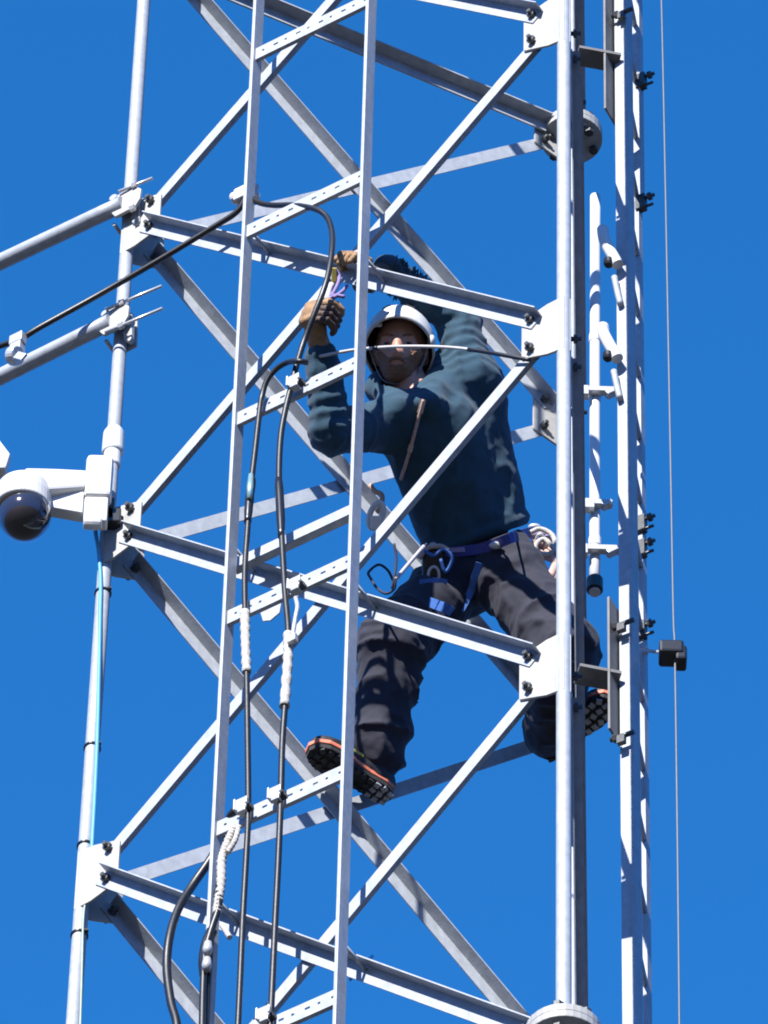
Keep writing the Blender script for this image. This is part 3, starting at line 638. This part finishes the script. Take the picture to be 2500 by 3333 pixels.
nets(F_head, .0045, 'beard', BEARD, person, post=beardpost, smooth_it=1)
# --- helmet
HUP = nrm(V(.04, .16, .98)); HF = nrm(V(-.12, -1, 0) - HUP * (V(-.12, -1, 0) @ HUP)); HL = np.cross(HF, HUP); HL = HL if HL[0] > 0 else -HL
KC = at(1301, 1128, 15.19)
def shell(off, rim):
    vs = []; fs = []; nseg, nr = 40, 14
    for i in range(nr + 1):
        t = (math.pi * .5 + rim) * i / nr
        for k in range(nseg):
            p = 2 * math.pi * k / nseg; dirv = HL * (math.sin(t) * math.cos(p) * (.109 - off)) + HF * (math.sin(t) * math.sin(p) * (.130 - off)) + HUP * (math.cos(t) * (.122 - off))
            fl = 1 + (.05 * max(0, (i - nr + 1.5) / 1.5) if math.sin(p) > -.2 else .02 * max(0, (i - nr + 1.5) / 1.5))
            rg = .003 * math.cos(3 * p) * math.sin(t) ** 2
            vs.append(KC + dirv * (fl + rg))
    for i in range(nr):
        for k in range(nseg): k2 = (k + 1) % nseg; fs.append((i * nseg + k, (i + 1) * nseg + k, (i + 1) * nseg + k2, i * nseg + k2))
    return vs, fs, nseg, nr
o_v, o_f, ns, nr = shell(0, .34); i_v, i_f, _, _ = shell(.006, .34)
b = MB(); b.add(o_v, o_f, True); b.add(i_v, [f[::-1] for f in i_f], True); n0 = len(o_v)
b.add([o_v[nr * ns + k] for k in range(ns)] + [i_v[nr * ns + k] for k in range(ns)], [(k, ns + k, ns + (k + 1) % ns, (k + 1) % ns) for k in range(ns)])
helm = b.build('helmet', HELM, person)
def on_helm(p, t, o=.001):
    dv = HL * (math.sin(t) * math.cos(p) * (.109 + o)) + HF * (math.sin(t) * math.sin(p) * (.130 + o)) + HUP * (math.cos(t) * (.122 + o)); return KC + dv
for p, t in ((1.15, 1.02), (1.95, 1.08), (.55, 1.0)):
    b = MB(); q0 = on_helm(p - .14, t, .001); q1 = on_helm(p + .14, t - .03, .001); b.bar(q0, q1, HUP, .011, .004); b.build('vent', HELMIN, helm)
iv, if_, _, _ = shell(.012, .20); b = MB(); b.add(iv, if_, True); b.build('liner', HELMIN, helm)
for s_ in (-1, 1):
    b = MB(); P = smooth_path([KC + HL * (.098 * s_) + HF * .05 - HUP * .03, hd(.080 * s_, .035, -.05), hd(.048 * s_, .045, -.120), hd(0, .050, -.138)], 5); 
    for i in range(len(P) - 1): b.bar(P[i], P[i + 1], FW, .014, .0025)
    b.build('chin_strap', mat('pale_strap', (.30, .36, .46), .7, 0, .2, 80), helm)
    b = MB(); b.sphere(KC + HL * (.105 * s_) + HF * .03 - HUP * .035, (.010, .022, .022), (HL, HF, HUP), 16, 10); b.build('side_boss', HELM, helm)
b = MB(); b.box(on_helm(2.25, 1.72, -.012), HL, HF, HUP, (.016, .006, .010)); b.build('lamp_clip', WPLAS, helm, bevel=.003)
# --- hoodie
T = nrm(J['neck'] - J['pel'])
fl = lambda x, y, d: at(x, y, d)
hood = [cone(fl(1480, 1790, 15.66), .088, fl(1335, 1400, 15.30), .092), cone(fl(1622, 1775, 15.62), .096, fl(1545, 1250, 15.29), .088), cone(fl(1555, 1780, 15.63), .115, fl(1440, 1400, 15.33), .125),
        cone(J['shR'], .075, fl(1400, 1330, 15.29), .085), cone(J['shL'], .080, fl(1400, 1330, 15.29), .085),
        cone(J['shR'], .074, J['elR'], .063), cone(J['elR'], .062, J['wrR'] + (J['elR'] - J['wrR']) * .10, .050), cone(J['shL'], .080, J['elL'], .062), cone(J['elL'], .060, J['wrL'], .046),
        cone(fl(1240, 1265, 15.27), .040, fl(1300, 1335, 15.20), .042), cone(fl(1440, 1220, 15.27), .042, fl(1400, 1320, 15.20), .042), cone(fl(1240, 1265, 15.27), .040, fl(1290, 1185, 15.36), .05), cone(fl(1440, 1220, 15.27), .042, fl(1330, 1170, 15.38), .05)]
F_hood = union(hood, .035)
hemP = at(1540, 1768, 15.56); hemN = T
def seg_t(P, a, b): ab = b - a; return ((P - a) @ ab) / (ab @ ab)
def hoodpost(P, D):
    q = P @ np.stack([T * 7, np.cross(T, V(1, 0, 0)) * 16, V(1, 0, 0) * 16], 1)
    a = vnoise(q, 1.0, 3.1); r1 = (1 - np.abs(a)) ** 3
    b_ = vnoise(P, 22, 1.7); r2 = (1 - np.abs(b_)) ** 4
    D = D - .010 * r1 - .003 * r2 + .005 + .0012 * vnoise(P, 70)
    for s0, s1 in ((J['elR'], J['wrR']), (J['elL'], J['wrL']), (J['shL'], J['elL'])):      # rucked sleeves
        t = seg_t(P, s0, s1); near = np.exp(-((t - .35) / .5) ** 2) * (np.linalg.norm(P - (s0 + np.clip(t, 0, 1)[:, None] * (s1 - s0)), axis=1) < .11)
        D = D - .0038 * near * np.sin(t * 34 + 3 * vnoise(P, 14, 9))
    hem = (hemP - P) @ hemN - .012 * vnoise(P, 12, 4.0)
    D = D - .012 * np.exp(-((hem + .02) / .018) ** 2)
    D = np.maximum(D, hem)
    hole = np.linalg.norm((P - hd(0, .03, -.155)), axis=-1) - .060
    return np.maximum(D, -hole)
hoodie = nets(F_hood, .0066, 'hoodie', TEAL, person, post=hoodpost, smooth_it=1)
fz = MB()
for i in range(260):
    t = random.uniform(.02, .62); c = J['wrL'] + (J['elL'] - J['wrL']) * t; axd = nrm(J['elL'] - J['wrL'])
    a = random.uniform(0, 6.283); e1 = nrm(np.cross(axd, UZ)); e2 = np.cross(axd, e1); n_ = nrm(e1 * math.cos(a) + e2 * math.sin(a))
    p0 = c + n_ * .043; tip = c + n_ * random.uniform(.052, .066) + axd * random.uniform(-.02, .02)
    fz.tube([p0, p0 * .5 + tip * .5, tip], [.005, .0032, .0008], 5, cap=False)
fz.build('fur_trim', TEAL, hoodie)
# --- trousers
hR, hL, kR, kL, aR, aL = (J[k] for k in ('hipR', 'hipL', 'kneR', 'kneL', 'ankR', 'ankL'))
tro = [cone(fl(1480, 1820, 15.67), .092, fl(1640, 1800, 15.63), .096), cone(hR, .105, hL, .110), cone(hR, .108, kR, .100), cone(kR, .098, aR + (kR - aR) * .12, .088), cone(hL, .112, kL, .098), cone(kL, .095, aL + (kL - aL) * .06, .080)]
F_tro = union(tro, .03)
def tropost(P, D):
    r = .0
    for s0, s1, w_ in ((hR, kR, 1.0), (kR, aR, 1.2), (hL, kL, 1.0), (kL, aL, 1.0)):
        t = seg_t(P, s0, s1); dist = np.linalg.norm(P - (s0 + np.clip(t, 0, 1)[:, None] * (s1 - s0)), axis=1); msk = np.clip((.16 - dist) / .05, 0, 1) * ((t > -.15) & (t < 1.15))
        ab = nrm(s1 - s0); q = P @ np.stack([ab * 15, np.cross(ab, V(.3, .5, .8)) * 6, np.cross(ab, np.cross(ab, V(.3, .5, .8))) * 6], 1)
        r = np.maximum(r, msk * w_ * (1 - np.abs(vnoise(q, 1.0, 7.7))) ** 3)
    r2 = (1 - np.abs(vnoise(P, 15, 2.2))) ** 3
    D = D - .016 * r - .009 * r2 + .009 + .0025 * vnoise(P, 60)
    top = -((hemP - T * .012 - P) @ hemN) - .004
    return np.maximum(D, top)
trousers = nets(F_tro, .0066, 'trousers', CHAR, person, post=tropost)
def hit(x, y, f, off=.004, y0=14.6):
    p = CAM + ray(x, y) * ((y0 - CAM[1]) / ray(x, y)[1]); d = nrm(ray(x, y))
    for _ in range(80):
        v = float(f(p[None])[0])
        if v < .0015: break
        p = p + d * min(max(v, .001), .05)
    return p - d * off
# --- harness: waist belt, leg loops, buckles (worn, so part of the worker)
har = MB()
both = lambda P: np.minimum(F_hood(P), F_tro(P))
def strap(mb, pts, w_, f, off=.008, t=.006, side=None):
    P = smooth_path([hit(x, y, f, off) for x, y in pts], 5)
    for i in range(len(P) - 1):
        d = nrm(P[i + 1] - P[i]); mb.bar(P[i] - d * .003, P[i + 1] + d * .003, np.cross(d, FWD), w_, t)
    return P
strap(har, [(1395, 1800), (1440, 1796), (1500, 1794), (1560, 1786), (1620, 1768), (1680, 1745), (1735, 1730)], .032, F_tro, .016)
harness = har.build('harness_belt', PURP, person)
b = MB(); strap(b, [(1440, 1792), (1480, 1790), (1520, 1788)], .014, F_tro, .022); b.build('belt_stripe', mat('lilac_webbing', (.45, .36, .62), .7, 0, .2, 90), harness)
b = MB(); strap(b, [(1560, 1835), (1545, 1880), (1530, 1930), (1500, 1985)], .022, F_tro, .010); strap(b, [(1370, 1900), (1420, 1895), (1450, 1900)], .026, F_tro, .010); strap(b, [(1400, 1960), (1470, 1990), (1520, 2040)], .030, F_tro, .010); b.build('leg_loop', BLUEW, person)
for x, y in ((1420, 1775), (1615, 1775), (1740, 1715)):
    b = MB(); b.sphere(hit(x, y, F_tro, .022), (.022, .010, .012), (XI, TC, UI), 14, 8); b.build('buckle', BRIGHT, harness)
def ring(c, ax, rx_, ry_, r, mb, e1, e2, n=20): mb.tube([c + e1 * (rx_ * math.cos(a)) + e2 * (ry_ * math.sin(a)) for a in np.linspace(0, 2 * math.pi, n)], r, 8, cap=False)
# --- gloved hands: palm, four separate fingers and a thumb closed round what they hold
def hand(c, g, back, mtl_f, mtl_p, r_grip, name, wrist, n0=-1.3, sweep=3.4, thumb_dir=1):
    g = nrm(g); back = nrm(back - g * (back @ g)); e2 = np.cross(g, back)
    fingers = []
    lens = (.95, 1.0, .97, .88)
    for i in range(4):
        o = c + g * ((i - 1.5) * .0228) * -thumb_dir
        rg = r_grip + .011
        pts = []
        for k in range(5):
            a = n0 + sweep * lens[i] * k / 4 + .05 * i
            rr = rg + (.012 if k < 2 else .003 - .001 * k)
            pts.append(o + (back * math.cos(a) + e2 * math.sin(a)) * rr)
        rad_ = [.0122, .0116, .0110, .0102, .0092]
        fingers.append(union([cone(pts[k], rad_[k], pts[k + 1], rad_[k + 1]) for k in range(4)], .004))
    knuck = c + (back * math.cos(n0) + e2 * math.sin(n0)) * (r_grip + .02)
    palm_c = knuck - e2 * .030 + back * .006
    heel = palm_c + nrm(wrist - palm_c) * .045
    palm = [rbox(palm_c, (g, e2, back), (.046, .034, .018), .015), cone(palm_c, .026, heel, .030), cone(heel, .030, wrist, .034)]
    tb = [palm_c + g * (.030 * thumb_dir) - back * .005, palm_c + g * (.055 * thumb_dir) + e2 * .028 - back * .018, palm_c + g * (.050 * thumb_dir) + e2 * .052 - back * .034, palm_c + g * (.040 * thumb_dir) + e2 * .066 - back * .046]
    thumb = union([cone(tb[0], .0155, tb[1], .0135), cone(tb[1], .0135, tb[2], .0125), cone(tb[2], .0125, tb[3], .0105)], .004)
    gl = nets(union(palm, .012), .0036, name, mtl_p, person, post=lambda P, D: D + .0012 * vnoise(P, 130) - .002 * (1 - np.abs(vnoise(P, 45))) ** 4)
    for fgr, mf in zip(fingers, mtl_f): nets(fgr, .0031, 'finger', mf, gl, post=lambda P, D: D + .0012 * vnoise(P, 150))
    nets(thumb, .0031, 'thumb', mtl_f[0], gl)
    b = MB(); ax = nrm(wrist - heel); b.lathe(wrist - ax * .006, ax, [(.036, -.006), (.040, 0), (.041, .018), (.038, .024)], 20); b.build('cuff', mtl_f[0], gl)
    return gl, palm_c
bd = nrm(P3(LEG['R'], lev(1) + PD) - P3(LEG['L'], lev(0) - PD))
hcL = atplane(1140, 868, LEG['L'] + NLR * .045, NLR)
gL, pL = hand(hcL, bd, UZ * .8 - NLR * .35, [TAN] * 4, GDARK, .026, 'glove', J['wrL'], n0=-.7, sweep=3.2, thumb_dir=-1)
hcR = lp(1072, 1042, -.02)
gR, pR = hand(hcR, nrm(lp(1075, 960, 0) - lp(1020, 1090, 0)), nrm(XI * -.55 + TC * .75 + UI * -.1), [TAN, GDARK, GDARK, GDARK], TAN, .016, 'glove', J['wrR'] + V(0, 0, .0), n0=-.2, sweep=3.3, thumb_dir=1)
# --- boots
def boot(heel, f_, up_, name, pale):
    f_ = nrm(f_); up_ = nrm(up_ - f_ * (up_ @ f_)); w_ = np.cross(f_, up_)
    q = lambda a, s_, u: heel + f_ * a + w_ * s_ + up_ * u
    A = (f_, w_, up_)
    upper = union([ell(q(.085, 0, .045), A, (.105, .044, .045)), ell(q(.205, 0, .035), A, (.085, .050, .036)), cone(q(.055, 0, .06), .046, q(.045, 0, .19), .056), ell(q(.04, 0, .04), A, (.05, .040, .045))], .025)
    bt = nets(upper, .0052, name, BOOTM, person, post=lambda P, D: np.maximum(D + .0015 * vnoise(P, 60), -((P - heel) @ up_) + .004))
    out = [(-.012, 0), (-.002, .028), (.03, .037), (.09, .034), (.14, .038), (.20, .050), (.25, .046), (.285, .028), (.295, 0), (.285, -.028), (.25, -.046), (.20, -.050), (.14, -.038), (.09, -.034), (.03, -.037), (-.002, -.028)]
    mb = MB(); mb.plate(heel - up_ * .006, out, f_, w_, up_, .020); so_ = mb.build('sole', SOLE, bt, bevel=.003)
    mb = MB(); mb.plate(heel + up_ * .011, [(x * 1.015, y * 1.07) for x, y in out], f_, w_, up_, .016); mb.build('welt', ORANGE, bt, bevel=.002)
    mb = MB(); mh = MB()
    for a in np.arange(.005, .29, .026):
        hw = np.interp(a, [.0, .03, .09, .2, .25, .29], [.028, .037, .034, .05, .046, .026])
        for s_ in (-.66, 0, .66):
            if s_ == 0 and .1 < a < .15: continue
            ang = .5 * s_ + random.uniform(-.35, .35); (mh if pale[0] < a < pale[1] else mb).box(q(a, s_ * hw, -.0185), f_ * math.cos(ang) + w_ * math.sin(ang), w_ * math.cos(ang) - f_ * math.sin(ang), up_, (.0085, hw * random.uniform(.17, .25), .004))
    mb.build('sole_lugs', LUGD, bt); mh.build('sunlit_lugs', LUG, bt)
    return bt, so_, mb, q
hp = at(1262, 2588, J['ankR'][1] + .045); fR = V(-.80, -.60, .02)
bt, so_, mb, q = boot(hp, fR, V(.05, .05, 1), 'boot', (-1, .075))
b = MB(); b.box(q(.15, -.041, .045), nrm(fR), UZ, np.cross(fR, UZ), (.022, .006, .004)); b.build('pull_tab', YEL, bt)
b = MB()
for a in (.10, .125, .15, .175): b.tube(smooth_path([q(a, -.03, .075 - (a - .1) * .35), q(a + .004, 0, .094 - (a - .1) * .4), q(a, .03, .075 - (a - .1) * .35)], 4), .0035, 6)
b.build('laces', DUCT, bt)
hp2 = at(1775, 2452, J['ankL'][1] + .03); fL = V(.66, -.75, .05)
bt, so_, mb, q = boot(hp2, fL, V(.0, .1, 1), 'boot', (.11, 1))
# drawstring and tag at the neck
b = MB(); P = [hit(x, y, F_hood, .012) for x, y in ((1378, 1300), (1366, 1345), (1352, 1400), (1336, 1460), (1318, 1520), (1305, 1560))]
b.tube(smooth_path(P, 5), .0055, 8); ds = b.build('drawstring', PINK, hoodie)
b = MB(); b.bar(P[0], P[1], XI, .018, .006); b.bar(P[3] - nrm(P[3] - P[2]) * .012, P[3] + nrm(P[3] - P[2]) * .01, XI, .015, .006); b.build('string_tag', mat('cream_tag', (.62, .54, .44), .7, 0, .2, 60), ds)
# --- what hangs from the harness
hang = thing('lanyard_coil', hit(1770, 1830, F_tro, .04), 'tan coiled lanyard with silver clips hanging at the worker\'s hip beside the right leg', 'lanyard')
b = MB(); c0 = hit(1762, 1800, F_tro, .035); Yv = c0[1] - .05
for pts in (((1735, 1770), (1790, 1785), (1808, 1840), (1770, 1900), (1745, 1850), (1738, 1800)), ((1745, 1790), (1800, 1810), (1815, 1850), (1778, 1930), (1752, 1900), (1745, 1830)), ((1750, 1800), (1812, 1830), (1800, 1890), (1768, 1945))):
    b.tube(smooth_path([at(x, y, Yv + random.uniform(-.02, .02)) for x, y in pts], 6), .0145, 10)
b.build('webbing', PINK, hang)
b = MB(); b.tube(smooth_path([at(x, y, Yv - .03) for x, y in ((1722, 1735), (1760, 1722), (1800, 1745), (1806, 1790), (1770, 1806), (1742, 1780), (1772, 1756), (1815, 1800))], 6), .0085, 8); b.build('rope_bundle', ROPE, hang)
b = MB()
for x, y, s_ in ((1758, 1765, 1), (1776, 1955, 1.2)): ring(at(x, y, Yv - .02), None, .014 * s_, .026 * s_, .0045, b, XI, UI)
b.build('snap_hook', BRIGHT, hang)
b = MB(); b.plate(at(1775, 1960, Yv - .01), [(-.022, .03), (.022, .034), (.024, -.012), (.004, -.038), (-.020, -.010)], XI, UI, TC, .014); b.build('tool_tip', WPLAS, hang, bevel=.004)
b = MB()
for x, y in ((1735, 1742), (1768, 1738), (1790, 1752)): b.sphere(at(x, y, Yv), (.020, .014, .014), (XI, TC, UI), 12, 8)
b.build('clip', mat('lavender_clip', (.55, .50, .68), .5, .1, .2, 60), hang)
po_ = thing('tool_pouch', hit(1400, 1830, F_tro, .03), 'black tool pouch with a pale edge hanging at the worker\'s hip nearer the ladder', 'pouch')
q = hit(1412, 1840, F_tro, .03); b = MB(); b.box(q, XI, TC, UI, (.036, .022, .052)); b.build('bag', BLACKP, po_, bevel=.012)
b = MB(); b.tube(smooth_path([q + XI * x + UI * y + TC * .026 for x, y in ((-.045, .02), (-.02, .052), (.02, .058), (.045, .045))], 5), .008, 8); b.build('edge', mat('cream_binding', (.55, .47, .42), .7, 0, .2, 60), po_)
b = MB(); ring(q + UI * -.03 + TC * .028, None, .016, .026, .005, b, XI, UI); b.build('carabiner', BRIGHT, po_)
b = MB(); b.tube(smooth_path([q + XI * x + UI * y + TC * .03 for x, y in ((-.03, .045), (.0, .03), (.03, .05), (.055, .02), (.035, -.02), (.02, .02))], 5), .006, 8); b.build('blue_cord', BLUEW, po_)
pr_ = thing('prusik_loop', at(1240, 1880, 15.35), 'thin dark loops of cord dangling by the worker\'s hip above the shadowed brace', 'cord')
b = MB()
for pts in (((1390, 1770), (1340, 1820), (1292, 1880), (1284, 1915), (1258, 1932), (1228, 1915), (1205, 1880), (1200, 1862), (1232, 1838), (1262, 1856), (1280, 1890)), ((1283, 1770), (1290, 1820), (1284, 1880), (1276, 1915))):
    b.tube(smooth_path([at(x, y, 15.35 + .02 * i) for i, (x, y) in enumerate(pts)], 6), .0042, 8)
b.build('cord', mat('dark_navy_cord', (.03, .03, .06), .8, 0, .3, 90), pr_)
b = MB(); b.tube(smooth_path([at(x, y, 15.34) for x, y in ((1380, 1778), (1335, 1830), (1286, 1888))], 4), .0062, 8); b.build('rod', mat('pale_rod', (.55, .52, .55), .5, 0, .1, 60), pr_)
cr_ = thing('carabiner', at(1232, 1650, 15.42), 'white carabiner and peach sling hooked on the rear brace beside the right ladder rail', 'carabiner')
b = MB(); ring(at(1224, 1678, 15.40), None, .019, .040, .0095, b, nrm(XI * .9 - UI * .3), nrm(UI * .9 + XI * .3)); b.build('ring', WPLAS, cr_)
b = MB(); b.box(at(1226, 1700, 15.39), XI, TC, UI, (.017, .012, .020)); b.build('gate', WPLAS, cr_, bevel=.004)
b = MB(); b.tube(smooth_path([at(x, y, 15.43) for x, y in ((1205, 1580), (1222, 1600), (1243, 1612), (1240, 1650), (1228, 1665))], 5), .008, 8); b.build('sling', mat('peach_sling', (.70, .45, .30), .7, 0, .2, 80), cr_)
# --- what the hands hold
tl = thing('hand_tool', at(1080, 945, 14.93), 'short silver tool with purple strap held between the two gloved hands', 'tool')
b = MB(); b.tube(smooth_path([at(x, y, 14.95) for x, y in ((1056, 985), (1066, 950), (1080, 925))], 4), [.016, .017, .017, .016, .014, .012, .011, .010, .009], 12); b.build('barrel', WPLAS, tl)
b = MB()
for pts in (((1078, 965), (1095, 935), (1105, 905), (1095, 880)), ((1085, 970), (1115, 948), (1130, 930)), ((1068, 975), (1090, 962), (1122, 966))): b.tube(smooth_path([at(x, y, 14.94) for x, y in pts], 5), .006, 8)
b.build('strap', mat('purple_strap', (.30, .22, .50), .7, 0, .3, 80), tl)
b = MB(); b.box(at(1088, 895, 14.94), XI, TC, UI, (.009, .010, .022)); b.build('tip', YEL, tl, bevel=.003)
# taut line in front of the face, tied off to the right leg
rope = [at(x, y, Yr) for x, y, Yr in ((1040, 1160, 14.96), (1110, 1146, 14.93), (1180, 1136, 14.90), (1300, 1128, 14.84), (1450, 1130, 14.77), (1560, 1142, 14.71), (1650, 1158, 14.66), (1725, 1172, 14.63))]
b = MB(); b.tube(smooth_path(rope, 6), .0050, 10); o = b.build('taut_line', mat('pale_line', (.62, .60, .60), .55, 0, .15, 120), None, org=rope[3])
sh = MB(); sh.tube(smooth_path(rope[4:], 6)[4:], .0066, 10); sh.build('shaded_end', BLACK, o); sh = MB(); q = rope[2] * .7 + rope[3] * .3; sh.tube([q, q + (rope[3] - rope[2]) * .12], .0068, 10); sh.build('marker_band', BLACK, o)  # black tube over the right end paints the shadow on the line
tag(o, 'thin pale line stretched across in front of the worker\'s face to the right leg', 'rope')
